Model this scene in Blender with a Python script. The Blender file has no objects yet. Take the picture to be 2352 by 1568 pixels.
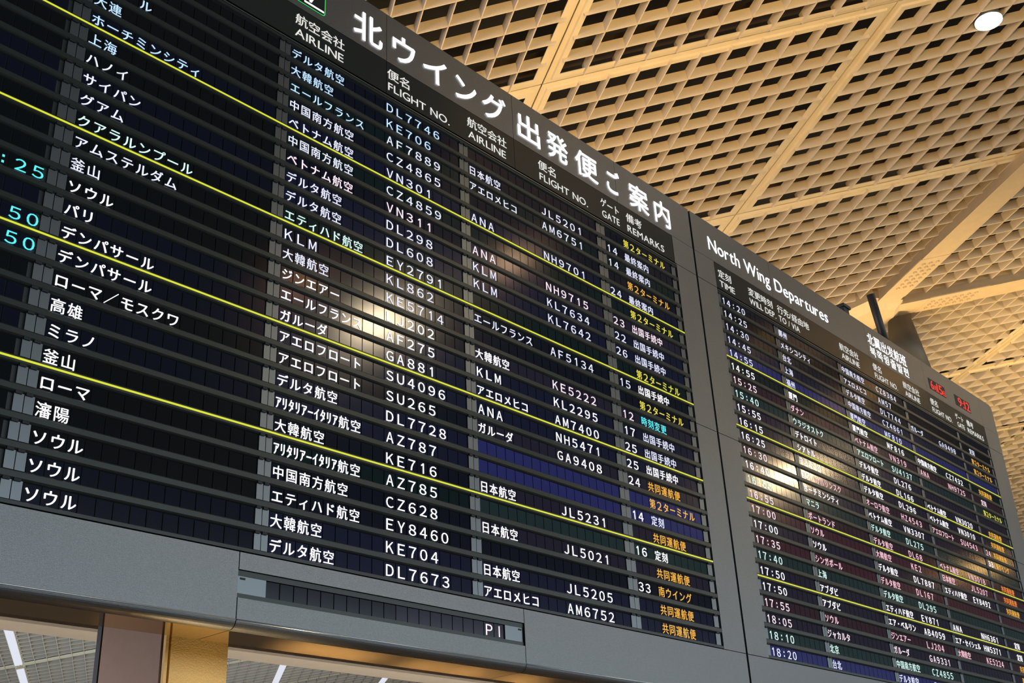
import bpy, math, random
from mathutils import Vector, Matrix
random.seed(7)
S = bpy.context.scene
COL = S.collection

# ------------------------------------------------------------ camera, world, lights, exposure
cam_d = bpy.data.cameras.new('camera'); cam_d.sensor_width = 36; cam_d.lens = 2643.156*36/2352
cam_d.clip_end = 500
cam = bpy.data.objects.new('camera', cam_d); COL.objects.link(cam)
RX = ((0.6741120545813543, -0.7371972292740863, -0.045969370440714086),
      (0.2923717690696705, 0.32346955652051823, -0.8999367725876583),
      (0.6783005871434704, 0.5932180806036087, 0.43359038541669015))
CAMP = Vector((-4.80481, -5.35648, 1.6))
M = Matrix.Identity(4)
for i in range(3):
    M[i][0] = RX[0][i]; M[i][1] = -RX[1][i]; M[i][2] = -RX[2][i]; M[i][3] = CAMP[i]
cam.matrix_world = M
S.camera = cam
w = bpy.data.worlds.new('world'); S.world = w; w.use_nodes = True
w.node_tree.nodes['Background'].inputs[0].default_value = (0.80, 0.88, 1.0, 1)
w.node_tree.nodes['Background'].inputs[1].default_value = 0.05
S.view_settings.view_transform = 'Standard'; S.view_settings.look = 'None'
S.view_settings.exposure = 0.0; S.view_settings.gamma = 1.0
S.view_settings.use_curve_mapping = False

def area(name, loc, target, size, power, color, spread=180, shape='SQUARE', size_y=None):
    l = bpy.data.lights.new(name, 'AREA'); l.shape = shape; l.size = size
    if size_y: l.shape = 'RECTANGLE'; l.size_y = size_y
    l.energy = power; l.color = color; l.spread = math.radians(spread)
    o = bpy.data.objects.new(name, l); COL.objects.link(o); o.location = loc
    d = Vector(target) - Vector(loc); o.rotation_euler = d.to_track_quat('-Z', 'Y').to_euler()
    return o
# daylight from the window wall behind the viewer; other area lamps are added fills
area('warm_roof_fill', (0, -6.0, 8.3), (3, -3, 17.3), 2.5, 1250, (1.0, 0.66, 0.27), 112)  # added lamp without a fixture, warms the nearer roof
area('warm_roof_fill_right', (25, -9, 8.3), (28, -5, 17.3), 3.0, 1700, (1.0, 0.66, 0.29), 118)  # added lamp without a fixture, warms the roof to the right
area('rear_roof_fill', (16, 9, 2.5), (17, 7, 14), 10.0, 500, (1.0, 0.87, 0.78), 160)  # unseen lamp added behind the boards to brighten the roof from below
area('rear_roof_fill_left', (5, 3.2, 3.0), (11, 7, 15), 2.5, 600, (1.0, 0.67, 0.30), 110)  # unseen lamp added behind the boards for the warm slat sides
area('rear_roof_fill_right', (19, 3.2, 3.0), (27, 8, 15), 3.0, 1350, (1.0, 0.69, 0.32), 120)  # unseen lamp added behind the boards, warms the right-hand roof
area('window_daylight', (32, -36, 8.5), (32, 0, 6.5), 90, 9000, (0.74, 0.88, 1.0), 180, size_y=9)
area('left_cool_fill', (-18, 14, 5), (6, 5, 12), 8, 1250, (0.86, 0.84, 1.0), 120)  # added cool lamp for the slat sides and the pillar's side face
area('far_roof_fill', (17, 34, 4.0), (19, 36, 12), 22, 1700, (0.62, 0.76, 1.0), 130)  # added cool lamp pointing up, brightens the far roof
area('bulkhead_fill', (0.5, 1.1, 0.9), (0.5, 2.5, 3.5), 14, 70, (1.0, 0.94, 0.84), 100, size_y=0.3)  # unseen lamp added to brighten the bulkhead beam
area('pillar_fill', (-0.85, 0.50, 1.4), (-0.90, 0.62, 3.9), 0.25, 9, (1.0, 0.74, 0.40), 60)  # unseen lamp added to brighten the golden pillar face
for i_, (x_, y_, p_) in enumerate(((5.5, 12.0, 7), (9.1, 12.2, 18), (10.2, 12.3, 16), (12.1, 12.4, 15), (13.4, 12.4, 17), (15.2, 12.5, 18))):
    area('floor_pool_fill', (x_, y_, 2.6), (x_, y_, 0), 0.3, p_, (1.0, 0.62, 0.24), 42)  # unseen lamps added so warm floor pools show in the bronze underside

# ------------------------------------------------------------ helpers
def tag(o, label=None, cat=None, group=None, kind=None):
    if label: o['label'] = label
    if cat: o['category'] = cat
    if group: o['group'] = group
    if kind: o['kind'] = kind
    return o
def empty(name, loc=(0, 0, 0)):
    o = bpy.data.objects.new(name, None); COL.objects.link(o); o.location = loc; o.empty_display_size = 0.2
    return o
class MB:
    def __init__(s): s.v = []; s.f = []; s.mi = []
    def add(s, vs, fs, mi=0):
        k = len(s.v); s.v += [tuple(x) for x in vs]; s.f += [tuple(k+i for i in f) for f in fs]; s.mi += [mi]*len(fs)
    def hexa(s, p, mi=0):   # p: 8 corners, bottom 4 then top 4 (counter-clockwise)
        s.add(p, [(3, 2, 1, 0), (4, 5, 6, 7), (0, 1, 5, 4), (1, 2, 6, 5), (2, 3, 7, 6), (3, 0, 4, 7)], mi)
    def box(s, x0, x1, y0, y1, z0, z1, mi=0):
        s.hexa([(x0, y0, z0), (x1, y0, z0), (x1, y1, z0), (x0, y1, z0), (x0, y0, z1), (x1, y0, z1), (x1, y1, z1), (x0, y1, z1)], mi)
    def prism(s, prof, x0, x1, mi=0):   # prof: (y,z) list, extruded along x
        n = len(prof)
        s.add([(x0, y, z) for y, z in prof] + [(x1, y, z) for y, z in prof],
              [tuple(range(n))[::-1], tuple(range(n, 2*n))] + [(i, (i+1) % n, n+(i+1) % n, n+i) for i in range(n)], mi)
    def cyl(s, p0, p1, r0, r1=None, n=20, mi=0):
        r1 = r0 if r1 is None else r1
        p0 = Vector(p0); p1 = Vector(p1); d = (p1-p0).normalized()
        a = d.orthogonal().normalized(); b = d.cross(a)
        vs = [p0+(a*math.cos(2*math.pi*i/n)+b*math.sin(2*math.pi*i/n))*r0 for i in range(n)]
        vs += [p1+(a*math.cos(2*math.pi*i/n)+b*math.sin(2*math.pi*i/n))*r1 for i in range(n)]
        s.add(vs, [tuple(range(n))[::-1], tuple(range(n, 2*n))] + [(i, (i+1) % n, n+(i+1) % n, n+i) for i in range(n)], mi)
    def mesh(s, name, mats):
        m = bpy.data.meshes.new(name); m.from_pydata(s.v, [], s.f); 
        if not isinstance(mats, (list, tuple)): mats = [mats]
        for q in mats: m.materials.append(q)
        if len(mats) > 1: m.polygons.foreach_set('material_index', s.mi)
        m.update(); return m
    def build(s, name, mats, parent=None, loc=None):
        return link(name, s.mesh(name, mats), parent, loc)
def link(name, mesh, parent=None, loc=None):
    o = bpy.data.objects.new(name, mesh); COL.objects.link(o)
    if parent: o.parent = parent
    if loc: o.location = loc
    return o
def bevel(o, w=0.004, seg=2):
    b = o.modifiers.new('bevel', 'BEVEL'); b.width = w; b.segments = seg; b.limit_method = 'ANGLE'

# ------------------------------------------------------------ materials
def mat(name, color, rough=0.5, metal=0.0, spec=0.5, noise=0.0, nscale=60.0, bump=0.0, bscale=200.0, coat=0.0):
    m = bpy.data.materials.new(name); m.use_nodes = True; nt = m.node_tree; b = nt.nodes['Principled BSDF']
    b.inputs['Base Color'].default_value = (*color, 1); b.inputs['Roughness'].default_value = rough
    b.inputs['Metallic'].default_value = metal; b.inputs['Specular IOR Level'].default_value = spec
    if coat: b.inputs['Coat Weight'].default_value = coat; b.inputs['Coat Roughness'].default_value = 0.08
    tc = nt.nodes.new('ShaderNodeTexCoord')
    if noise:
        n = nt.nodes.new('ShaderNodeTexNoise'); n.inputs['Scale'].default_value = nscale; n.inputs['Detail'].default_value = 3
        mx = nt.nodes.new('ShaderNodeMix'); mx.data_type = 'RGBA'
        mx.inputs[6].default_value = (*[c*(1-noise) for c in color], 1)
        mx.inputs[7].default_value = (*[min(1, c*(1+noise)) for c in color], 1)
        nt.links.new(tc.outputs['Object'], n.inputs['Vector']); nt.links.new(n.outputs['Fac'], mx.inputs[0])
        nt.links.new(mx.outputs[2], b.inputs['Base Color'])
    if bump:
        n2 = nt.nodes.new('ShaderNodeTexNoise'); n2.inputs['Scale'].default_value = bscale; n2.inputs['Detail'].default_value = 2
        bp = nt.nodes.new('ShaderNodeBump'); bp.inputs['Strength'].default_value = bump; bp.inputs['Distance'].default_value = 0.01
        nt.links.new(tc.outputs['Object'], n2.inputs['Vector']); nt.links.new(n2.outputs['Fac'], bp.inputs['Height'])
        nt.links.new(bp.outputs['Normal'], b.inputs['Normal'])
    return m
def emit(name, color, strength=1.0):
    m = bpy.data.materials.new(name); m.use_nodes = True; b = m.node_tree.nodes['Principled BSDF']
    b.inputs['Base Color'].default_value = (0.02, 0.02, 0.02, 1)
    b.inputs['Emission Color'].default_value = (*color, 1); b.inputs['Emission Strength'].default_value = strength
    return m
def srgb(r, g, b):
    return tuple(((c/255)/12.92 if c/255 <= 0.04045 else (((c/255)+0.055)/1.055)**2.4) for c in (r, g, b))

m_frame = mat('grey_metallic_paint', (0.22, 0.225, 0.225), 0.40, 0.8, 0.5, noise=0.25, nscale=140, bump=0.15, bscale=260)
m_head = mat('black_header_acrylic', (0.034, 0.037, 0.034), 0.22, 0.0, 0.5)
m_hood = mat('dark_green_grey_louvre', (0.042, 0.050, 0.045), 0.34, 0.2, 0.5)
m_gap = mat('tile_gap', (0.030, 0.034, 0.032), 0.5)
m_back = mat('black_housing', (0.012, 0.012, 0.012), 0.6)
m_plate = mat('light_grey_end_plate', (0.21, 0.23, 0.24), 0.36, 0.85)
m_notch = mat('dark_notch', (0.012, 0.014, 0.014), 0.6)
m_rail = mat('bright_rail', (0.35, 0.35, 0.34), 0.3, 0.8)
m_edge_glint = mat('edge_glint_metal', (0.62, 0.68, 0.72), 0.35, 0.7)  # pale metal for the stand-in glint along the bend
m_bronze = mat('bronze_underside', (0.55, 0.37, 0.14), 0.06, 1.0, noise=0.1, nscale=3)
m_slat = mat('beige_slat_paint', (0.57, 0.47, 0.33), 0.62, 0, 0.35, noise=0.08, nscale=40)
m_ring = mat('cream_frame_paint', (0.61, 0.50, 0.31), 0.6, 0, 0.35, noise=0.05, nscale=8)
m_beam = mat('cream_beam_paint', (0.50, 0.385, 0.23), 0.6, 0, 0.35, noise=0.10, nscale=6)
m_deck = mat('dark_roof_deck', (0.006, 0.005, 0.004), 0.9, noise=0.4, nscale=1.2)
m_purlin = mat('brown_purlin', (0.075, 0.048, 0.026), 0.8)
m_dark = mat('dark_grey_post', (0.045, 0.047, 0.046), 0.5, 0.2)
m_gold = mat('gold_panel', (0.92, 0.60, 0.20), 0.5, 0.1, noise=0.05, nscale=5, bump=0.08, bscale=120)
m_brown_shade = mat('shaded_brown_panel', (0.36, 0.23, 0.14), 0.55, 0.1, noise=0.08, nscale=20)  # brown puts the shade of the pillar's side face into its colour
m_bulk = mat('cream_bulkhead', (0.80, 0.68, 0.54), 0.6, noise=0.08, nscale=10)
m_floor = mat('polished_floor', (0.26, 0.24, 0.21), 0.4, noise=0.1, nscale=2)
m_wall = mat('hall_wall', (0.30, 0.28, 0.26), 0.7, noise=0.06, nscale=3)
e_white = emit('led_white', (1.0, 0.97, 1.0), 1.5)
e_cool = emit('led_cool_white', (0.50, 0.74, 1.0), 1.15)
e_blue = emit('led_blue_white', (0.78, 0.80, 1.0), 1.15)
e_pink = emit('led_pink_white', (1.0, 0.80, 0.88), 1.15)
e_red2 = emit('led_pink', (1.0, 0.60, 0.70), 1.1)
e_green = emit('led_green_white', (0.70, 1.0, 0.92), 1.1)
e_yel = emit('led_yellow', srgb(240, 225, 70), 1.0)
e_org = emit('led_orange', srgb(250, 185, 60), 1.0)
e_dorg = emit('led_deep_orange', srgb(250, 140, 40), 1.0)
e_cyan = emit('led_cyan', srgb(90, 235, 240), 1.1)
e_hdr = emit('header_white', (0.86, 0.85, 0.80), 0.95)
e_title = emit('title_white', (1.0, 0.97, 0.98), 1.6)
e_line = emit('yellow_line', srgb(226, 232, 50), 0.95)
e_redclk = emit('clock_red', srgb(255, 45, 30), 1.1)
e_sgreen = emit('sign_green', srgb(60, 215, 105), 0.9)
e_lamp = emit('lamp_lens', (1.0, 0.97, 0.98), 8.0)
e_strip = emit('strip_tube', (0.86, 0.88, 1.0), 0.85)

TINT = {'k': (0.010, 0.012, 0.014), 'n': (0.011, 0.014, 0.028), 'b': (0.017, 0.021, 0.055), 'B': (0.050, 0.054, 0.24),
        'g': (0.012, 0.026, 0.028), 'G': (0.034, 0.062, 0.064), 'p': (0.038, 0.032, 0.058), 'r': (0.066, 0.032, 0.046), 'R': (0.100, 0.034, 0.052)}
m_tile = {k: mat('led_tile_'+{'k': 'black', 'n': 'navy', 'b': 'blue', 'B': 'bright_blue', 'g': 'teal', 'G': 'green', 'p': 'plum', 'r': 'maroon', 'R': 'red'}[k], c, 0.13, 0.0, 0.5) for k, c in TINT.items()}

# ------------------------------------------------------------ board coordinates: u along, v up (rows are 1 high), y depth
U = 0.15; ZB = 1.6 + 37.17061*U
def X(u): return u*U
def Z(v): return ZB + v*U
def bbx(mb, u0, u1, v0, v1, y0, y1, mi=0): mb.box(X(u0), X(u1), y0*U, y1*U, Z(v0), Z(v1), mi)

_gc = {}
def glyph(ch, bold=0.0):
    k = (ch, bold)
    if k in _gc: return _gc[k]
    cu = bpy.data.curves.new('g', 'FONT'); cu.body = ch; cu.resolution_u = 3; cu.offset = bold
    o = bpy.data.objects.new('g', cu); COL.objects.link(o)
    bpy.context.view_layer.update()
    ev = o.evaluated_get(bpy.context.evaluated_depsgraph_get()); m = ev.to_mesh()
    vs = [(v.co.x, v.co.y) for v in m.vertices]; fs = [tuple(p.vertices) for p in m.polygons]
    ev.to_mesh_clear(); bpy.data.objects.remove(o); bpy.data.curves.remove(cu)
    if vs: bb = (min(v[0] for v in vs), max(v[0] for v in vs), min(v[1] for v in vs), max(v[1] for v in vs))
    else: bb = (0, 0.3, 0, 0.7)
    _gc[k] = (vs, fs, bb); return _gc[k]
def put(mb, g, u, v, sx, sy, y):
    mb.add([(X(u+a*sx), y*U, Z(v+b*sy)) for a, b in g[0]], g[1])
def put_bold(mb, g, u, v, sx, sy, y, w):
    for k, (dx, dy) in enumerate(((0, 0), (w, 0), (-w, 0), (0, w), (0, -w), (w*.7, w*.7), (-w*.7, w*.7), (w*.7, -w*.7), (-w*.7, -w*.7)) if w > 0.02 else ((-w, -w*.4), (w, w*.4))):
        put(mb, g, u+dx, v+dy, sx, sy, y-0.0006*k)
HALF = set('ｱﾘﾀｰｲ')
NARROW = set("ﾞﾟ")
def led(text, u0, pitch, vc, m, parent, y=0.02):
    mb = MB(); u = u0
    for ch in text:
        if ch in HALF:
            put_bold(mb, glyph(ch), u+0.02, vc-0.23, 0.62, 0.62, y, 0.010); u += pitch/2; continue
        if ch != ' ':
            o = ord(ch)
            if o < 128:
                c = u+pitch*0.5
                if ch == ':':
                    for dv in (0.10, -0.14):
                        mb.add([(X(c-0.045), y*U, Z(vc+dv-0.05)), (X(c+0.045), y*U, Z(vc+dv-0.05)), (X(c+0.045), y*U, Z(vc+dv+0.05)), (X(c-0.045), y*U, Z(vc+dv+0.05))], [(0, 1, 2, 3)])
                elif ch == 'I':
                    mb.add([(X(c+a), y*U, Z(vc+b)) for a, b in [(-0.035, -0.25), (0.035, -0.25), (0.035, 0.24), (-0.035, 0.24)]], [(0, 1, 2, 3)])
                elif ch == '1':
                    pts = [(-0.02, -0.25), (0.055, -0.25), (0.055, 0.24), (-0.01, 0.24), (-0.13, 0.14), (-0.10, 0.09), (-0.02, 0.14)]
                    mb.add([(X(c+a+0.03), y*U, Z(vc+b)) for a, b in pts], [tuple(range(7))])
                else:
                    g = glyph(chr(o+0xFEE0)); bb = g[2]; sy = 0.49/(bb[3]-bb[2]) if ch != 'J' else 0.49/(bb[3]-bb[2])
                    wid = bb[1]-bb[0]; sx = min(0.80, 0.42/wid)
                    put_bold(mb, g, c-(bb[0]+bb[1])/2*sx, vc-0.25-bb[2]*sy, sx, sy, y, 0.005)
            else:
                g = glyph(ch); put_bold(mb, g, u+(pitch-0.60)/2, vc-0.225, 0.60, 0.60, y, 0.010 if o < 0x3100 else 0.006)
        u += pitch
    return mb.build('lettering', m, parent)
def fit(text, u0, u1, v0, v1, m, parent, bold=0.0, y=-0.075, name='lettering', thick=0.0, gap=None):
    """a line of proportional lettering fitted to the box u0..u1, v0..v1"""
    mb = MB(); items = []; x = 0
    for ch in text:
        if ch == ' ': x += 0.30; continue
        g = glyph(ch); bb = g[2]
        if ord(ch) > 0x2E00: items.append((g, x)); x += 1.0
        else: items.append((g, x-bb[0])); x += (bb[1]-bb[0]) + (0.11 if gap is None else gap)
    xs0 = min(x_+g[2][0] for g, x_ in items); xs1 = max(x_+g[2][1] for g, x_ in items)
    if any(ord(c) > 0x2E00 for c in text): lo, hi = -0.07, 0.82
    else: lo, hi = 0.0, 0.70
    sx = (u1-u0)/(xs1-xs0); sy = (v1-v0)/(hi-lo)
    for g, x_ in items:
        if bold: put_bold(mb, g, u0+(x_-xs0)*sx, v0-lo*sy, sx, sy, y, bold)
        else: put(mb, g, u0+(x_-xs0)*sx, v0-lo*sy, sx, sy, y)
    if thick:
        n = len(mb.v); fs = list(mb.f)
    return mb.build(name, m, parent)

# ------------------------------------------------------------ departure boards
LINES = (5, 10, 15, 20)
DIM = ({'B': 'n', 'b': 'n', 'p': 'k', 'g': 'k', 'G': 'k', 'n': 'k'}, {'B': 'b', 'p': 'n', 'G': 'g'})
def tile_mb(mb, u0, u1, r):
    bbx(mb, u0+0.022, u1-0.022, -(r-1)-0.86, -(r-1)-0.22, 0.04, 0.10)
def make_board(label, u_min, u_max, left_open, cols, plates, rows, tints, single, dl, dr):
    """cols: (start, pitch, count); plates: (u0,u1); rows: list of (r, [(text, col start, pitch, material)])"""
    root = empty('departure_board', (0, 0, 0))
    tag(root, label, 'departure board', 'twin flight boards')
    hb = MB(); bbx(hb, u_min+0.02, u_max-0.02, -27.9, 5.36, 0.42, 2.30)
    hb.build('housing', m_back, root)
    tile_cache = {}
    for r in range(1, 26):
        mb = MB()
        bbx(mb, dl, dr, -r, -(r-1), 0.10, 0.42, 1)
        v0 = -(r-1)
        prof = [(0.10*U, Z(v0-0.86)), (-0.02*U, Z(v0-0.88)), (-0.05*U, Z(v0-0.92)), (-0.05*U, Z(v0-1.12)), (0.0, Z(v0-1.17)), (0.10*U, Z(v0-1.22))]
        if r == 25: prof = [(0.10*U, Z(v0-0.86)), (-0.02*U, Z(v0-0.88)), (-0.05*U, Z(v0-0.90)), (-0.05*U, Z(v0-1.03)), (0.10*U, Z(v0-1.03))]
        mb.prism(prof, X(dl), X(dr))
        if r == 1:
            mb.prism([(0.10*U, Z(0.02)), (-0.05*U, Z(0.02)), (-0.05*U, Z(-0.14)), (0.10*U, Z(-0.22))], X(dl), X(dr))
        row = mb.build('display_row', [m_hood, m_gap], root)
        joined = {}
        for ci, (s, p, n) in enumerate(cols):
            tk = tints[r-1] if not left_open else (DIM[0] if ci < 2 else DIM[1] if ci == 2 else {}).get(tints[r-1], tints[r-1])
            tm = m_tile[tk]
            for k in range(n):
                if r in single[0] and ci in single[1]:
                    key = (round(p, 4), tk)
                    if key not in tile_cache:
                        t = MB(); t.box((0.022)*U, (p-0.022)*U, 0.04*U, 0.10*U, -0.86*U, -0.22*U); tile_cache[key] = t.mesh('led_tile', tm)
                    link('led_tile', tile_cache[key], row, (X(s+k*p), 0, Z(v0)))
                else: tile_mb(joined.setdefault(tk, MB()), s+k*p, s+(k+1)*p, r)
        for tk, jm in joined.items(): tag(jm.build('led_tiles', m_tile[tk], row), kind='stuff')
        for (a, b) in plates:
            pm = MB(); bbx(pm, a+0.015, b-0.015, v0-0.86, v0-0.20, 0.0, 0.10)
            bbx(pm, a+(b-a)*0.08, a+(b-a)*0.72, v0-0.235, v0-0.135, -0.058, 0.02, 1)
            pm.build('end_plate', [m_plate, m_notch], row)
        for (txt, s, p, mm) in rows.get(r, []):
            led(txt, s, p, v0-0.565, mm, row)
        if r in LINES:
            ln = MB(); bbx(ln, dl+0.02, dr-0.02, -r-0.035, -r+0.035, -0.07, -0.045)
            tag(ln.build('yellow_line', e_line, row), 'thin glowing yellow line')
    rl = MB(); bbx(rl, dl, dr, 0.0, 0.05, -0.10, -0.04); rl.build('rail', m_rail, root)
    return root
def panel(root, u0, u1, v0, v1, m=m_frame, name='frame_panel', y=-0.06, corner=0, depth=0.42):
    mb = MB()
    if corner:
        pts = [(u0, v0), (u1, v0)] + [(u1-corner+corner*math.cos(t), v1-corner+corner*math.sin(t)) for t in [math.pi/2*i/6 for i in range(7)]] + [(u0, v1)]
        n = len(pts)
        mb.add([(X(a), y*U, Z(b)) for a, b in pts]+[(X(a), depth*U, Z(b)) for a, b in pts],
               [tuple(range(n)), tuple(range(n, 2*n))[::-1]]+[(i, n+i, n+(i+1) % n, (i+1) % n) for i in range(n)])
    else: bbx(mb, u0, u1, v0, v1, y, depth)
    return mb.build(name, m, root)
def round_panel(root, u0, u1, vt):
    r = 0.34; yb = -27.94
    prof = [(0.42*U, Z(vt)), (-0.06*U, Z(vt))]
    for i in range(9):
        t = math.pi/2*i/8
        prof.append(((-0.06+r-r*math.cos(t))*U, Z(yb+r-r*math.sin(t))))
    prof.append((0.42*U, Z(yb)))
    mb = MB(); mb.prism(prof, X(u0), X(u1)); o = mb.build('frame_panel', m_frame, root)
    for p in o.data.polygons: p.use_smooth = False
    bd = MB(); bd.cyl((X(u0), -0.055*U, Z(-27.62)), (X(u1), -0.055*U, Z(-27.62)), 0.035*U, n=10); q_ = bd.build('edge_glint', m_edge_glint, root)  # bright bead added in place of the glint along the lower bend
    for p in q_.data.polygons: p.use_smooth = len(p.vertices) == 4
    un = MB(); bbx(un, u0, u1, -27.94, -27.88, 0.44, 2.32); un.build('underside_panel', m_bronze, root)
    return o

W, C_, Bl, Pk, Rd, Gr, Ye, Or, Do, Cy = e_white, e_cool, e_blue, e_pink, e_red2, e_green, e_yel, e_org, e_dorg, e_cyan
# board 1 columns
c1 = [(-23.35, 0.655, 10), (-15.87, 0.653, 14), (-6.03, 0.6618, 17), (5.95, 0.656, 17), (18.0, 0.62, 3), (19.86, 0.651, 8)]
p1 = [(-24.0, -23.4), (-16.64, -16.26), (-16.26, -15.88), (-6.72, -6.39), (-6.39, -6.06), (5.24, 5.59), (5.59, 5.94), (17.12, 17.56), (17.56, 17.99), (25.09, 25.58)]
TO1 = {3: 'アブダビル', 4: '大連', 5: 'ホーチミンシティ', 6: '上海', 7: 'ハノイ', 8: 'サイパン', 9: 'グアム', 10: 'クアラルンプール', 11: 'アムステルダム', 12: '釜山', 13: 'ソウル',
       14: 'パリ', 15: 'デンパサール', 16: 'デンパサール', 17: 'ローマ／モスクワ', 18: '高雄', 19: 'ミラノ', 20: '釜山', 21: 'ローマ', 22: '瀋陽', 23: 'ソウル', 24: 'ソウル', 25: 'ソウル'}
TO1[3] = '   ル'
A1 = ['デルタ航空', '大韓航空', 'エールフランス', '中国南方航空', 'ベトナム航空', '中国南方航空', 'ベトナム航空', 'デルタ航空', 'デルタ航空', 'エティハド航空', 'KLM', '大韓航空', 'ジンエアー', 'エールフランス', 'ガルーダ',
      'アエロフロート', 'アエロフロート', 'デルタ航空', 'ｱﾘﾀﾘｱｰｲﾀﾘｱ航空', '大韓航空', 'ｱﾘﾀﾘｱｰｲﾀﾘｱ航空', '中国南方航空', 'エティハド航空', '大韓航空', 'デルタ航空']
F1 = 'DL7746 KE706 AF7889 CZ4865 VN301 CZ4859 VN311 DL298 DL608 EY2791 KL862 KE5714 LJ202 AF275 GA881 SU4096 SU265 DL7728 AZ787 KE716 AZ785 CZ628 EY8460 KE704 DL7673'.split()
B1 = {2: ('日本航空', 'JL5201'), 3: ('アエロメヒコ', 'AM6751'), 5: ('ANA', 'NH9701'), 7: ('ANA', 'NH9715'), 8: ('KLM', 'KL7634'), 9: ('KLM', 'KL7642'), 11: ('エールフランス', 'AF5134'), 13: ('大韓航空', 'KE5222'),
      14: ('KLM', 'KL2295'), 15: ('アエロメヒコ', 'AM7400'), 16: ('ANA', 'NH5471'), 17: ('ガルーダ', 'GA9408'), 20: ('日本航空', 'JL5231'), 22: ('日本航空', 'JL5021'), 24: ('日本航空', 'JL5205'), 25: ('アエロメヒコ', 'AM6752')}
G1 = {2: '14', 3: '14', 5: '24', 7: '23', 8: '22', 9: '26', 11: '15', 13: '12', 14: '17', 15: '25', 16: '25', 17: '24', 19: '14', 21: '16', 23: '33'}
T2 = '第2ターミナル'; KY = '共同運航便'; SK = '出国手続中'; FC = '最終案内'; TK = '定刻'; SW = '南ウイング'
R1 = {1: (T2, Ye), 2: (FC, Bl), 3: (FC, Bl), 4: (T2, Or), 5: (FC, Bl), 6: (T2, Ye), 7: (SK, Pk), 8: (SK, Bl), 9: (SK, Bl), 10: (T2, Ye), 11: (SK, W), 12: (T2, Ye), 13: ('時刻変更', Cy), 14: (SK, Bl), 15: (SK, Bl), 16: (SK, W),
      17: (KY, Or), 18: (T2, Or), 19: (TK, Bl), 20: (KY, Or), 21: (TK, W), 22: (KY, Or), 23: (SW, Or), 24: (KY, Or), 25: (KY, Or)}
rows1 = {}
for r in range(1, 26):
    base = Bl if r <= 12 else W
    it = []
    if r in TO1: it.append((TO1[r], -15.87, 0.653, C_ if r <= 6 else (Gr if r == 10 else base)))
    it.append((A1[r-1], -6.03, 0.6618, C_ if r <= 3 else (Gr if r == 10 else (Pk if r == 7 else base))))
    it.append((F1[r-1], -6.03+9*0.6618, 0.6618, C_ if r <= 2 else (Pk if r == 7 else base)))
    if r in B1:
        it.append((B1[r][0], 5.95, 0.656, Pk if r in (7,) else base)); it.append((B1[r][1], 5.95+9*0.656, 0.656, Pk if r in (7, 13) else base))
    if r in G1: it.append((G1[r], 18.0, 0.62, Pk if r in (7, 13) else base))
    it.append((R1[r][0], 19.86, 0.651, R1[r][1]))
    if r == 13: it.append((':25', -18.62, 0.655, Cy))
    if r == 15: it.append((':50', -18.55, 0.655, Cy))
    if r == 16: it.append((' 50', -18.55, 0.655, Cy))
    rows1[r] = it
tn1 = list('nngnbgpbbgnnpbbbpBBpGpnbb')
b1 = make_board('left-hand dark flight board with Japanese title characters and five hanging blocks of rows', -26.4, 28.03, True, c1, p1, rows1, tn1, ((21, 22, 23, 24, 25), (1, 2, 3, 4)), -24.0, 25.70)
# frame, header and title of board 1
title1 = [('北', -2.30, -0.39), ('ウ', 0.38, 1.95), ('イ', 2.59, 4.33), ('ン', 5.05, 6.68), ('グ', 7.21, 9.14), ('出', 10.19, 12.12), ('発', 12.82, 14.74), ('便', 15.5, 17.67), ('ご', 18.65, 19.95), ('案', 20.99, 23.05), ('内', 23.78, 25.5)]
def title_char(root, ch, u0, u1, v0=2.66, v1=4.48):
    g = glyph(ch); bb = g[2]; sx = (u1-u0)/(bb[1]-bb[0])
    sy = 1.86/0.93
    vb = 3.57-(0.375*sy) if ord(ch) > 0x2E00 else v0
    mb = MB(); n = len(g[0])
    put_bold(mb, g, u0-bb[0]*sx, vb, sx, sy, -0.10, 0.034)
    o = mb.build('title_character', e_title, root)
    return o
def header_seg(root, segs, v0=0.20, v1=2.25, m=m_head, name='header_panel', y=-0.05, corner_last=0):
    out = []
    for i, (a, b) in enumerate(segs):
        out.append(panel(root, a+0.015, b-0.015, v0, v1, m, name, y, corner_last if i == len(segs)-1 else 0))
    return out
tp = header_seg(b1, [(-26.4, -19.8), (-19.8, -9.9), (-9.9, -0.05), (-0.05, 9.78), (9.78, 19.6), (19.6, 28.03)], 2.27, 5.40, m_frame, 'title_panel', -0.06)
hp = header_seg(b1, [(-24.0, -19.8), (-19.8, -9.9), (-9.9, -0.05), (-0.05, 9.78), (9.78, 25.55)])
for ch, a, b in title1:
    mid = (a+b)/2; seg = 2 if mid < -0.05 else 3 if mid < 9.78 else 4 if mid < 19.6 else 5
    title_char(tp[seg], ch, a, b)
H1 = [('航空会社', -5.92, -2.88, 'AIRLINE', -5.92, -2.93), ('便名', 0.0, 1.54, 'FLIGHT NO.', 0.06, 4.5), ('航空会社', 5.9, 9.1, 'AIRLINE', 5.95, 9.0), ('便名', 11.85, 13.42, 'FLIGHT NO.', 11.92, 16.4), ('ゲート', 17.75, 19.6, 'GATE', 17.83, 19.58), ('備考', 20.38, 22.05, 'REMARKS', 20.42, 24.4)]
for jp, a, b, en, c, d in H1:
    seg = 2 if a < -0.5 else 3 if a < 9 else 4
    fit(jp, a, b, 1.22, 1.84, e_hdr, hp[seg], 0.008)
    fit(en, c, d, 0.47, 0.96, e_hdr, hp[seg], 0.004)
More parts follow.
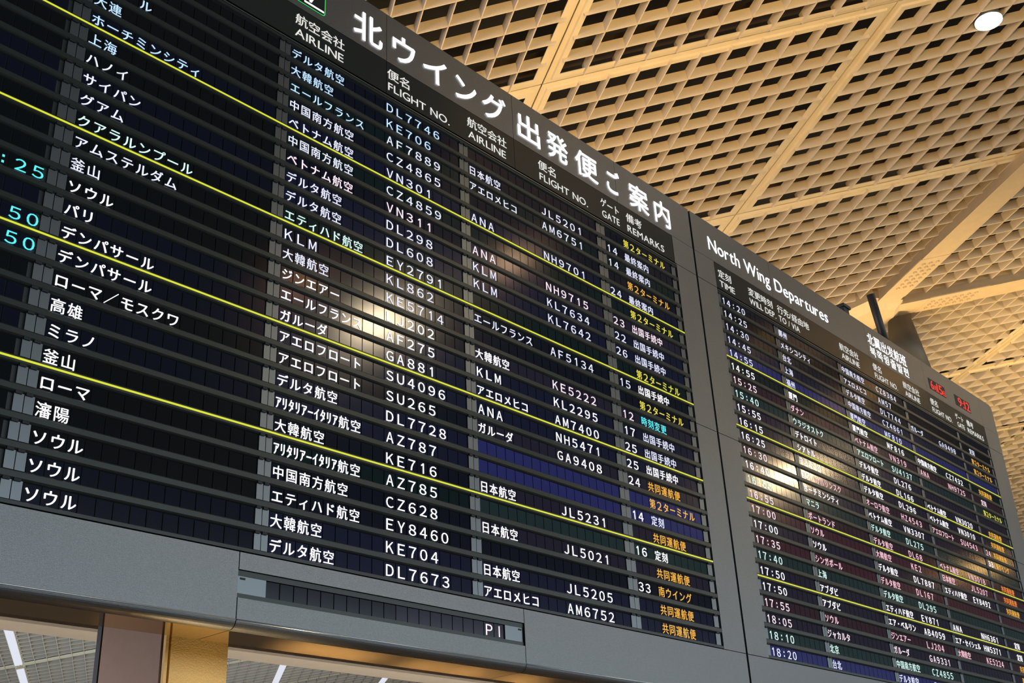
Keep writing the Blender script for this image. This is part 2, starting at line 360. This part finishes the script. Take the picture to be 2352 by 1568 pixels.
# departures pictogram
def rounded(u0, u1, v0, v1, r, n=6):
    pts = []
    for cx, cy, a0 in ((u1-r, v0+r, -90), (u1-r, v1-r, 0), (u0+r, v1-r, 90), (u0+r, v0+r, 180)):
        for i in range(n+1):
            t = math.radians(a0+90*i/n); pts.append((cx+r*math.cos(t), cy+r*math.sin(t)))
    return pts
sg = MB(); o_ = rounded(-6.0, -4.15, 2.62, 4.48, 0.2); i_ = rounded(-5.95, -4.20, 2.67, 4.43, 0.16); n = len(o_)
sg.add([(X(a), -0.085*U, Z(b)) for a, b in o_+i_], [(i, (i+1) % n, n+(i+1) % n, n+i) for i in range(n)])
sg.build('sign_border', e_sgreen, tp[2])
sf = MB(); sf.add([(X(a), -0.075*U, Z(b)) for a, b in o_], [tuple(range(n))]); sf.build('sign_face', m_head, tp[2])
pl = MB()
pl.add([(X(a), -0.09*U, Z(b)) for a, b in [(-5.47, 2.80), (-4.24, 2.80), (-4.24, 2.91), (-5.47, 2.91)]], [(0, 1, 2, 3)])
pl.add([(X(a), -0.09*U, Z(b)) for a, b in [(-5.85, 3.22), (-5.62, 3.14), (-4.55, 3.62), (-4.35, 3.85), (-4.42, 3.98), (-4.65, 3.95), (-5.62, 3.45), (-5.80, 3.52), (-5.92, 3.47)]], [tuple(range(9))])
pl.add([(X(a), -0.095*U, Z(b)) for a, b in [(-5.25, 3.36), (-5.15, 2.98), (-5.02, 3.0), (-4.75, 3.62)]], [(0, 1, 2, 3)])
pl.add([(X(a), -0.095*U, Z(b)) for a, b in [(-5.35, 3.72), (-5.1, 3.62), (-4.85, 3.74), (-5.45, 4.02), (-5.62, 3.98)]], [(0, 1, 2, 3, 4)])
pl.build('pictogram', e_title, tp[2])
for (v0, v1) in ((0.17, 2.25), (-11.2, 0.13), (-25.05, -11.24)):
    panel(b1, 25.72 if v1 < 1 else 25.57, 28.03, v0, v1)
    panel(b1, -26.4, -24.02, v0, v1)
round_panel(b1, -26.4, -7.37, -25.09); round_panel(b1, 8.60, 28.03, -25.09)
round_panel(b1, -7.33, 8.56, -26.80); panel(b1, -7.33, 8.56, -25.74, -25.09)
def sub_slot(root):
    mb = MB(); 
    bbx(mb, -7.33, 8.56, -26.80, -25.74, 0.25, 0.45, 1)
    bbx(mb, -7.33, 8.56, -25.96, -25.76, 0.02, 0.25); bbx(mb, -7.33, 8.56, -26.78, -26.62, 0.02, 0.25)
    s = mb.build('display_row', [m_hood, m_back], root)
    for k in range(20):
        t = MB(); bbx(t, -6.0+k*0.666+0.022, -6.0+(k+1)*0.666-0.022, -26.61, -25.97, 0.10, 0.16); t.build('led_tile', m_tile['p'] if k > 9 else m_tile['n'], s)
    for a, b, q0, q1 in ((-7.30, -6.02, -7.2, -6.98), (7.34, 8.53, 8.25, 8.45)):
        t = MB(); bbx(t, a, b, -26.61, -25.96, 0.04, 0.16); bbx(t, q0, q1, -26.09, -26.02, 0.02, 0.05, 1); t.build('end_plate', [m_plate, m_notch], s)
    led('P', -6.0+18*0.666, 0.666, -26.30, Pk, s, 0.08)
    led('I', -6.0+19*0.666, 0.666, -26.30, Pk, s, 0.08)
sub_slot(b1)

# board 2
c2 = [(31.05, 0.64, 11), (38.73, 0.648, 14), (48.45, 0.655, 17), (60.15, 0.628, 17), (71.32, 0.595, 3), (73.1, 0.62, 8)]
p2 = [(30.66, 31.03), (38.10, 38.41), (38.41, 38.72), (47.82, 48.12), (48.12, 48.43), (59.60, 59.87), (59.87, 60.13), (70.84, 71.08), (71.08, 71.31), (78.08, 78.48)]
TM = '14:20 14:25 14:30 14:45 14:55 14:55 15:25 15:40 15:55 16:15 16:25 16:30 16:40 16:55 16:55 17:00 17:00 17:35 17:40 17:50 17:50 17:55 18:05 18:10 18:20'.split()
TO2 = '鄭州 メキシコシティ 台北 上海 福州 厦門 ダナン ウラジオストク デトロイト シアトル アトランタ ユジノサハリンスク ホーチミンシティ マニラ ポートランド ソウル ソウル シンガポール 上海 アブダビ アブダビ ソウル ジャカルタ 北京 台北'.split()
A2 = '中国南方航空 アエロメヒコ デルタ航空 中国南方航空 厦門航空 厦門航空 ベトナム航空 アエロフロート デルタ航空 デルタ航空 デルタ航空 オーロラ航空 ベトナム航空 デルタ航空 デルタ航空 大韓航空 デルタ航空 デルタ航空 デルタ航空 エティハド航空 エア・ベルリン ジンエアー ガルーダ 中国南方航空 デルタ航空'.split()
F2 = 'CZ8384 AM57 DL7744 CZ4861 MF810 MF816 VN319 SU4137 DL276 DL166 DL296 HZ4543 VN3307 DL275 DL68 KE2 DL7887 DL167 DL295 EY871 AB4059 LJ204 GA9331 CZ4855 DL7791'.split()
B2 = {3: ('ガルーダ', 'GA9498'), 6: ('中国南方航空', 'CZ7432'), 7: ('ANA', 'NH9725'), 10: ('ベトナム航空', 'VN3020'), 11: ('ベトナム航空', 'VN3010'), 12: ('アエロフロート', 'SU4543'), 15: ('ベトナム航空', 'VN3018'), 16: ('日本航空', 'JL5207'),
      17: ('エティハド航空', 'EY8492'), 20: ('ANA', 'NH6361'), 21: ('エア・セイシェル', 'HM5371'), 22: ('大韓航空', 'KE5224')}
R2 = {2: (TK, Bl), 3: (T2, Or), 4: (T2, Or), 6: (KY, Or), 7: (TK, Pk), 8: (T2, Ye), 10: (KY, Or), 11: (KY, Or), 12: (KY, Or), 13: (SW, Or), 15: (KY, Do), 16: (KY, Do), 17: (KY, Or), 20: (TK, W), 21: (TK, W), 22: (KY, Or), 23: (SW, Or)}
G2 = {12: '24', 13: '33'}
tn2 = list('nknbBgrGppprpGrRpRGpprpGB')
base2 = {'r': Pk, 'R': Rd, 'G': Gr, 'g': W, 'n': Bl, 'k': Bl, 'b': Bl, 'B': Bl, 'p': Pk}
rows2 = {}
for r in range(1, 26):
    t = tn2[r-1]; base = base2[t]
    if t == 'r' : base = Rd
    if r in (6, 9, 10, 11, 13, 17, 20, 21): base = W
    it = [(TM[r-1], 31.05, 0.64, Pk if base is Rd else base), (TO2[r-1], 38.73, 0.648, base), (A2[r-1], 48.45, 0.655, base), (F2[r-1], 48.45+9*0.655, 0.655, base)]
    if r in B2: it += [(B2[r][0], 60.15, 0.628, base), (B2[r][1], 60.15+9*0.628, 0.628, base)]
    if r in G2: it.append((G2[r], 71.32, 0.595, base))
    if r in R2: it.append((R2[r][0], 73.1, 0.62, R2[r][1]))
    rows2[r] = it
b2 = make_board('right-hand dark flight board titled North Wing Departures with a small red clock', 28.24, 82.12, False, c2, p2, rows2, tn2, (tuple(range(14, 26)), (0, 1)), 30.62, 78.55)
tp2 = header_seg(b2, [(28.24, 38.70), (38.70, 54.28), (54.28, 65.6), (65.6, 78.6), (78.6, 82.12)], 2.27, 5.40, m_frame, 'title_panel', -0.06, 0.75)
hp2 = header_seg(b2, [(30.62, 38.70), (38.70, 54.28), (54.28, 65.6), (65.6, 78.55)])
fit('North Wing', 30.2, 38.5, 3.08, 4.16, e_title, tp2[0], 0.016, -0.075, 'title_lettering', gap=0.09)
fit('Departures', 39.2, 47.44, 3.08, 4.14, e_title, tp2[1], 0.016, -0.075, 'title_lettering', gap=0.09)
fit('北翼出发航班', 54.5, 62.0, 3.62, 4.66, e_title, tp2[2], 0.010, -0.075, 'title_lettering')
fit('북쪽윙출발편', 54.6, 62.0, 2.56, 3.44, e_title, tp2[2], 0.010, -0.075, 'title_lettering')
for u0, u1 in ((66.42, 70.0), (72.2, 75.75)):
    mb = MB(); bbx(mb, u0, u1, 2.86, 3.96, -0.075, -0.055); q = mb.build('clock_window', m_back, tp2[3])
for txt, a, b, c, d in (('6', 66.75, 67.35, 2.95, 3.86), ('月', 67.42, 67.95, 2.95, 3.5), ('15', 68.1, 69.3, 2.95, 3.86), ('日', 69.4, 69.9, 2.95, 3.5), ('9:12', 72.9, 75.6, 2.95, 3.86)):
    fit(txt, a, b, c, d, e_redclk, tp2[3], 0.018, -0.09, 'clock_digit')
H2 = [('定刻', 31.0, 32.66, 'TIME', 31.05, 32.97), ('変更時刻', 34.95, 38.3, 'WILL DEP.', 34.95, 38.6), ('行先/経由地', 39.0, 43.75, 'TO / VIA', 39.05, 42.1), ('航空会社', 48.66, 51.95, 'AIRLINE', 48.8, 51.85), ('便名', 54.5, 56.05, 'FLIGHT NO.', 54.6, 58.8),
      ('航空会社', 60.2, 63.5, 'AIRLINE', 60.35, 63.3), ('便名', 65.79, 67.37, 'FLIGHT NO.', 65.9, 70.15), ('ゲート', 71.25, 73.05, 'GATE', 71.4, 73.05), ('備考', 73.88, 75.46, 'REMARKS', 73.75, 77.55)]
for jp, a, b, en, c, d in H2:
    seg = 0 if a < 38.7 else 1 if a < 54 else 2 if a < 65 else 3
    fit(jp, a, b, 1.18, 1.80, e_hdr, hp2[seg], 0.008)
    fit(en, c, d, 0.45, 0.94, e_hdr, hp2[seg], 0.004)
for (v0, v1) in ((0.17, 2.25), (-11.2, 0.13), (-25.05, -11.24)):
    panel(b2, 28.24, 30.60, v0, v1); panel(b2, 78.57, 82.12, v0, v1)
round_panel(b2, 28.24, 47.0, -25.09); round_panel(b2, 47.04, 62.9, -25.09); round_panel(b2, 62.94, 82.12, -25.09)
jt = MB(); bbx(jt, 28.04, 28.23, -27.8, 5.3, 0.5, 2.2); tag(jt.build('gap_darkener', m_back), 'black strip added behind the gap between the two flight boards to keep it dark', 'joint strip')  # black strip added so the open gap stays dark

# ------------------------------------------------------------ roof lattice
OW = Vector((7.931935913048952, 4.646825940027219, 14.115293456085428))
W1 = Vector((0.28022292593889825, -0.45107097787959427, 0.0501337259744269))
W2 = Vector((0.2774924781177263, 0.46002874665262117, -0.03576901325055426))
N = Vector((-0.0271391961842356, 0.09375317822886887, 0.9952255048994975))
LC = 0.5334; P = 11.46548; Q = 11.48786; A0 = -0.29; B0 = -0.32
def LP(a, b, h=0.0): return OW + W1*a + W2*b + N*(h*LC)
def LV(a, b, h=0.0): return W1*a + W2*b + N*(h*LC)
def bar(mb, f, prof):   # prof (s,h) swept between two ends with f(s,h,end)
    n = len(prof)
    mb.add([f(s, h, 0) for s, h in prof] + [f(s, h, 1) for s, h in prof],
           [tuple(range(n))[::-1], tuple(range(n, 2*n))] + [(i, (i+1) % n, n+(i+1) % n, n+i) for i in range(n)])
th = 0.026; fh = 0.40
pf = [(-th*0.7, 0), (th*0.7, 0), (th, 0.05), (th, fh), (-th, fh), (-th, 0.05)]
ma = MB(); bar(ma, lambda s, h, e: LV(s, -0.10 if e == 0 else 10.92, h), pf)
mbb = MB(); bar(mbb, lambda s, h, e: LV(0.0 if e == 0 else 10.93, s, h), [(-a, b) for a, b in pf])
slat_a = ma.mesh('slat', m_slat); slat_b = mbb.mesh('slat', m_slat)
def ringmesh():
    mb = MB()
    def loop(d, h): return [LV(A0+d, B0+d, h), LV(A0+P-d, B0+d, h), LV(A0+P-d, B0+Q-d, h), LV(A0+d, B0+Q-d, h)]
    loops = [loop(0.025, 0.26), loop(0.025, 0.20), loop(0.21, 0.20), loop(0.24, 0.12), loop(0.43, 0.12), loop(0.43, 0.15)]
    vs = [v for l in loops for v in l]; fs = []
    for k in range(len(loops)):
        k2 = (k+1) % len(loops)
        for i in range(4):
            j = (i+1) % 4; fs.append((k*4+i, k*4+j, k2*4+j, k2*4+i))
    mb.add(vs, fs); return mb.mesh('ceiling_panel', m_ring)
ring = ringmesh()
def proj(p):
    d = p-CAMP; x = sum(RX[0][i]*d[i] for i in range(3)); y = sum(RX[1][i]*d[i] for i in range(3)); z = sum(RX[2][i]*d[i] for i in range(3))
    if z < 0.5: return None
    return (1176+2643.156*x/z, 784+2643.156*y/z, z)
mods = []
for m in range(-8, 12):
    for n in range(-4, 12):
        ps = [proj(LP(A0+m*P+fa*P, B0+n*Q+fb*Q)) for fa in (0, .5, 1) for fb in (0, .5, 1)]
        ps = [q for q in ps if q]
        if not ps: continue
        if max(q[0] for q in ps) < -250 or min(q[0] for q in ps) > 2600 or max(q[1] for q in ps) < -250 or min(q[1] for q in ps) > 1700: continue
        mods.append((min(q[2] for q in ps), m, n))
mods.sort()
mA = [m for _, m, _ in mods]; mN = [n for _, _, n in mods]
dk = MB()
ps = [LP(-120, -60, 3.2), LP(160, -60, 3.2), LP(160, 150, 3.2), LP(-120, 150, 3.2)]
qs = [LP(-120, -60, 3.6), LP(160, -60, 3.6), LP(160, 150, 3.6), LP(-120, 150, 3.6)]
dk.hexa([tuple(x) for x in ps+qs]); ceil = dk.build('ceiling', m_deck); tag(ceil, kind='structure')
tag(ceil, 'lofty slatted roof with diagonal cream beams over a dark void')
cnt = 0; rest = MB()
def add_mesh(mb, me, loc):
    mb.add([v.co+loc for v in me.vertices], [tuple(p.vertices) for p in me.polygons])
for dist, m, n in mods:
    o = link('ceiling_panel', ring, ceil, LP(m*P, n*Q))
    cen = [proj(LP(m*P+fa*P, n*Q+fb*Q)) for fa in (.25, .75) for fb in (.25, .75)]
    above = any(q and -50 < q[0] < 2400 and -50 < q[1] < 2352 and not (q[1] > 0.62*(q[0]-831)+30) for q in cen)
    for k in range(1, 11):
        for me, loc in ((slat_a, LV(k, 0)), (slat_b, LV(0, k))):
            if above and cnt < 300:
                link('slat', me, o, loc); cnt += 1
            else: add_mesh(rest, me, LP(m*P, n*Q)+loc)
tag(rest.build('slats', m_slat, ceil), kind='stuff')
# purlins and hidden steel above the frames
for n in sorted(set(mN)):
    pr = MB(); ms = [m for _, m, nn in mods if nn == n]; a0 = min(ms)*P; a1 = (max(ms)+1)*P
    bar(pr, lambda s, h, e: LP(a0 if e == 0 else a1, B0+n*Q+s, h), [(-0.22, 0.8), (0.22, 0.8), (0.22, 1.4), (-0.22, 1.4)])
    pr.build('purlin', m_purlin, ceil)
# heavy roof beams, node and bolts
mid = 2
ba = MB(); bar(ba, lambda s, h, e: LP(A0+2*P+s, -6 if e == 0 else 40, h), [(-0.6, -0.42), (0.6, -0.42), (0.92, -0.05), (0.55, 0.1), (0.5, 0.7), (-0.5, 0.7), (-0.42, 0.1)])
ba.build('roof_beam', m_beam, ceil)
bb_ = MB(); bar(bb_, lambda s, h, e: LP(-4 if e == 0 else 60, B0+2*Q+s, h), [(-0.62, -0.40), (-0.45, 0.1), (-0.5, 0.7), (0.5, 0.7), (0.55, 0.1), (0.62, -0.40)])
bb_.build('roof_beam', m_beam, ceil)
nd = MB(); c0 = (A0+2*P, B0+2*Q)
def hexring(r, h):
    c = LP(c0[0], c0[1], h); e1 = W1.normalized(); e2 = N.cross(e1)
    return [c + (e1*math.cos(math.radians(30+60*i)) + e2*math.sin(math.radians(30+60*i)))*r*LC for i in range(6)]
L0, L1, L2 = hexring(1.05, -0.62), hexring(1.55, -0.30), hexring(1.45, 0.5)
nd.add(L0+L1+L2, [tuple(range(6))[::-1], tuple(range(12, 18))]+[(i, (i+1) % 6, 6+(i+1) % 6, 6+i) for i in range(6)]+[(6+i, 6+(i+1) % 6, 12+(i+1) % 6, 12+i) for i in range(6)])
nd.build('roof_node', m_beam, ceil)
bo = MB()
for k in range(7):
    for s in (-0.3, 0.0, 0.3):
        p = LP(c0[0]+2.6+k*0.33, c0[1]+s, -0.40); bo.cyl(p, p-N*0.05, 0.05, 0.04, 6)
        p = LP(c0[0]+s, c0[1]-2.6-k*0.33, -0.42); bo.cyl(p, p-N*0.05, 0.05, 0.04, 6)
bo.build('bolts', m_beam, ceil)['kind'] = 'stuff'
for (a, b) in ((c0[0]+2.5, 0), (0, c0[1]-2.5)):
    sp = MB()
    if b == 0: bar(sp, lambda s, h, e: LP(c0[0]+(2.3 if e == 0 else 5.0), c0[1]+s, h), [(-0.66, -0.41), (0.66, -0.41), (0.66, -0.36), (-0.66, -0.36)])
    else: bar(sp, lambda s, h, e: LP(c0[0]+s, c0[1]-(5.0 if e == 0 else 2.3), h), [(-0.64, -0.44), (0.64, -0.44), (0.64, -0.38), (-0.64, -0.38)])
    sp.build('splice_plate', m_beam, ceil)

# ------------------------------------------------------------ lamps
def ceiling_light(a, b, h, r, label, power=None, color=(1, 0.9, 0.75), group=None):
    root = empty('ceiling_light', LP(a, b, h))
    tag(root, label, 'ceiling light', group)
    hs = MB(); hs.cyl((0, 0, 0.02), (0, 0, 0.30), r*1.02, r*0.85, 32); hs.build('housing', m_rail, root)
    ln = MB(); ln.cyl((0, 0, 0.0), (0, 0, 0.02), r, r, 32); ln.build('lens', e_lamp, root)
    if power:
        l = bpy.data.lights.new('lamp', 'AREA'); l.shape = 'DISK'; l.size = r*2; l.energy = power; l.color = color
        lo = bpy.data.objects.new('lamp', l); COL.objects.link(lo); lo.parent = root; lo.location = (0, 0, -0.02)
    return root
ceiling_light(15.01, 1.51, -0.1, 0.225, 'single round white downlight glowing in the slatted roof', 14, (1, .96, .92))
for (x, y, z, r, pw, c, lb) in ((14.12, -16.05, 16.0, 0.62, 420, (1, .80, .52), 'big warm lamp behind the viewer, mirrored mid left board'), (13.63, -10.71, 15.5, 0.35, 30, (1, .62, .35), 'small warm lamp behind the viewer, nearest the boards'),
        (11.03, -15.56, 15.9, 0.30, 22, (1, .5, .2), 'small orange lamp behind the viewer, leftmost'), (36.56, -16.09, 16.6, 0.9, 800, (1, .74, .42), 'big warm lamp behind the viewer, mirrored in the right board'), (62.0, -18.3, 17.3, 0.8, 200, (1, .6, .2), 'amber lamp behind the viewer, farthest to the right')):
    root = empty('ceiling_light', (x, y, z)); tag(root, lb, 'ceiling light', 'warm downlights behind the viewer')
    hs = MB(); hs.cyl((0, 0, 0.03), (0, 0, 0.35), r*1.05, r*0.9, 32); hs.build('housing', m_rail, root)
    l = bpy.data.lights.new('lamp', 'AREA'); l.shape = 'DISK'; l.size = r*2; l.energy = pw; l.color = c
    lo = bpy.data.objects.new('lamp', l); COL.objects.link(lo); lo.parent = root
for k, n, lb in ((-2, 4, 'upper white light strip left of the brown pillar'), (-2, 5, 'lower white light strip at the left edge, under a cream beam'),
                 (0, 6, 'white light strip just right of the golden pillar'), (1, 7, 'short white light strip farthest right beneath the boards')):
    a = A0+k*P; b = B0+n*Q
    root = empty('strip_light', LP(a, b+Q/2, -0.1)); tag(root, lb, 'strip light', 'light strips in the far roof')
    mb = MB(); bar(mb, lambda s, h, e: LV(s, -Q/2+0.75 if e == 0 else Q/2-0.75, h), [(-0.30, 0.0), (0.30, 0.0), (0.30, 0.10), (-0.30, 0.10)]); mb.build('diffuser', e_strip, root)
    mb = MB(); bar(mb, lambda s, h, e: LV(s, -Q/2+0.6 if e == 0 else Q/2-0.6, h), [(-0.36, 0.10), (0.36, 0.10), (0.36, 0.35), (-0.36, 0.35)]); mb.build('housing', m_ring, root)

# ------------------------------------------------------------ pillar, bulkhead, posts
pr_ = empty('pillar', (0, 0, 0)); tag(pr_, 'square pillar below the left board, face left painted brown for its shade and golden face right', 'pillar')
xa, xb = -1.152, -0.729; yf, yk = 0.60, 1.36
mb = MB(); mb.box(xa+0.02, xb-0.02, yf+0.02, yk, 0.0, 13.0); mb.build('core', m_back, pr_)
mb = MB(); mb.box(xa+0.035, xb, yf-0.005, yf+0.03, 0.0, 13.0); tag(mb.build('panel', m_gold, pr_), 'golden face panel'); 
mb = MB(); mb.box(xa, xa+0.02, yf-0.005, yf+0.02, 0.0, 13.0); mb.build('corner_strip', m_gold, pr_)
mb = MB(); mb.box(xa-0.01, xa+0.02, yf+0.03, yk-0.06, 0.0, 13.0); tag(mb.build('panel', m_brown_shade, pr_), 'side panel with its shade painted in as brown')
mb = MB(); mb.box(xa-0.015, xa+0.02, yk-0.05, yk, 0.0, 13.0); mb.build('edge_strip', m_dark, pr_)
bk = MB(); bk.prism([(2.5, 5.335-0.0), (2.5, 5.29), (2.46, 5.285), (2.46, 5.26), (2.75, 5.26), (2.75, 5.9), (2.5, 5.9)], -14, 16)
bz = 3.4538
mbk = MB(); mbk.prism([(2.50, 3.50), (2.50, 3.478), (2.46, 3.474), (2.46, 3.4515), (2.75, 3.4515), (2.75, 3.95), (2.50, 3.95)], -12, 14)
tag(mbk.build('bulkhead_beam', m_bulk), 'long cream beam just behind and below the board undersides', 'beam')
rd = MB(); rd.cyl((9.23, 0.18, 8.04), (8.99, 0.16, 8.78), 0.055, 0.055, 20)
rr = rd.build('hanger_rod', m_dark); tag(rr, 'dark rod leaning up from the top of the right board', 'rod'); rr['kind'] = ''
del rr['kind']
for p in rr.data.polygons: p.use_smooth = len(p.vertices) == 4
def unproj(x, y, d):
    q = ((x-1176)/2643.156*d, (y-784)/2643.156*d, d)
    return CAMP + Vector([sum(RX[k][i]*q[k] for k in range(3)) for i in range(3)])
tp_ = unproj(2066, 735, 28.9)
cl = MB(); cl.cyl((tp_.x, tp_.y, tp_.z-1.45), tp_, 0.50, 0.285, 32); cl.cyl((tp_.x, tp_.y, 0), (tp_.x, tp_.y, tp_.z-1.45), 0.55, 0.50, 32)
co = cl.build('column', m_dark); tag(co, 'dark grey tapering round column rising behind the right board to the roof node', 'column')
for p in co.data.polygons: p.use_smooth = len(p.vertices) == 4
b_ = unproj(1936, 712, 14.9)
mb = MB(); mb.box(b_.x-0.07, b_.x+0.07, b_.y-0.05, b_.y+0.05, ZB+5.4*U+0.002, b_.z+0.06); mb.box(b_.x-0.10, b_.x+0.10, b_.y-0.07, b_.y+0.07, b_.z+0.01, b_.z+0.055)
bo_ = mb.build('hanger_bracket', m_dark); bevel(bo_, 0.008); tag(bo_, 'small dark bracket on top of the right board, left of the rod', 'bracket')

# ------------------------------------------------------------ shell
fl = MB(); fl.box(-60, 90, -40, 110, -0.2, 0.0); tag(fl.build('floor', m_floor), kind='structure')
for nm, bx in (('wall_left', (-60, -59.6, -40, 110)), ('wall_right', (89.6, 90, -40, 110)), ('wall_front', (-60, 90, -40, -39.6)), ('wall_back', (-60, 90, 109.6, 110))):
    mb = MB(); mb.box(*bx, 0, 22); tag(mb.build(nm, m_wall), kind='structure')
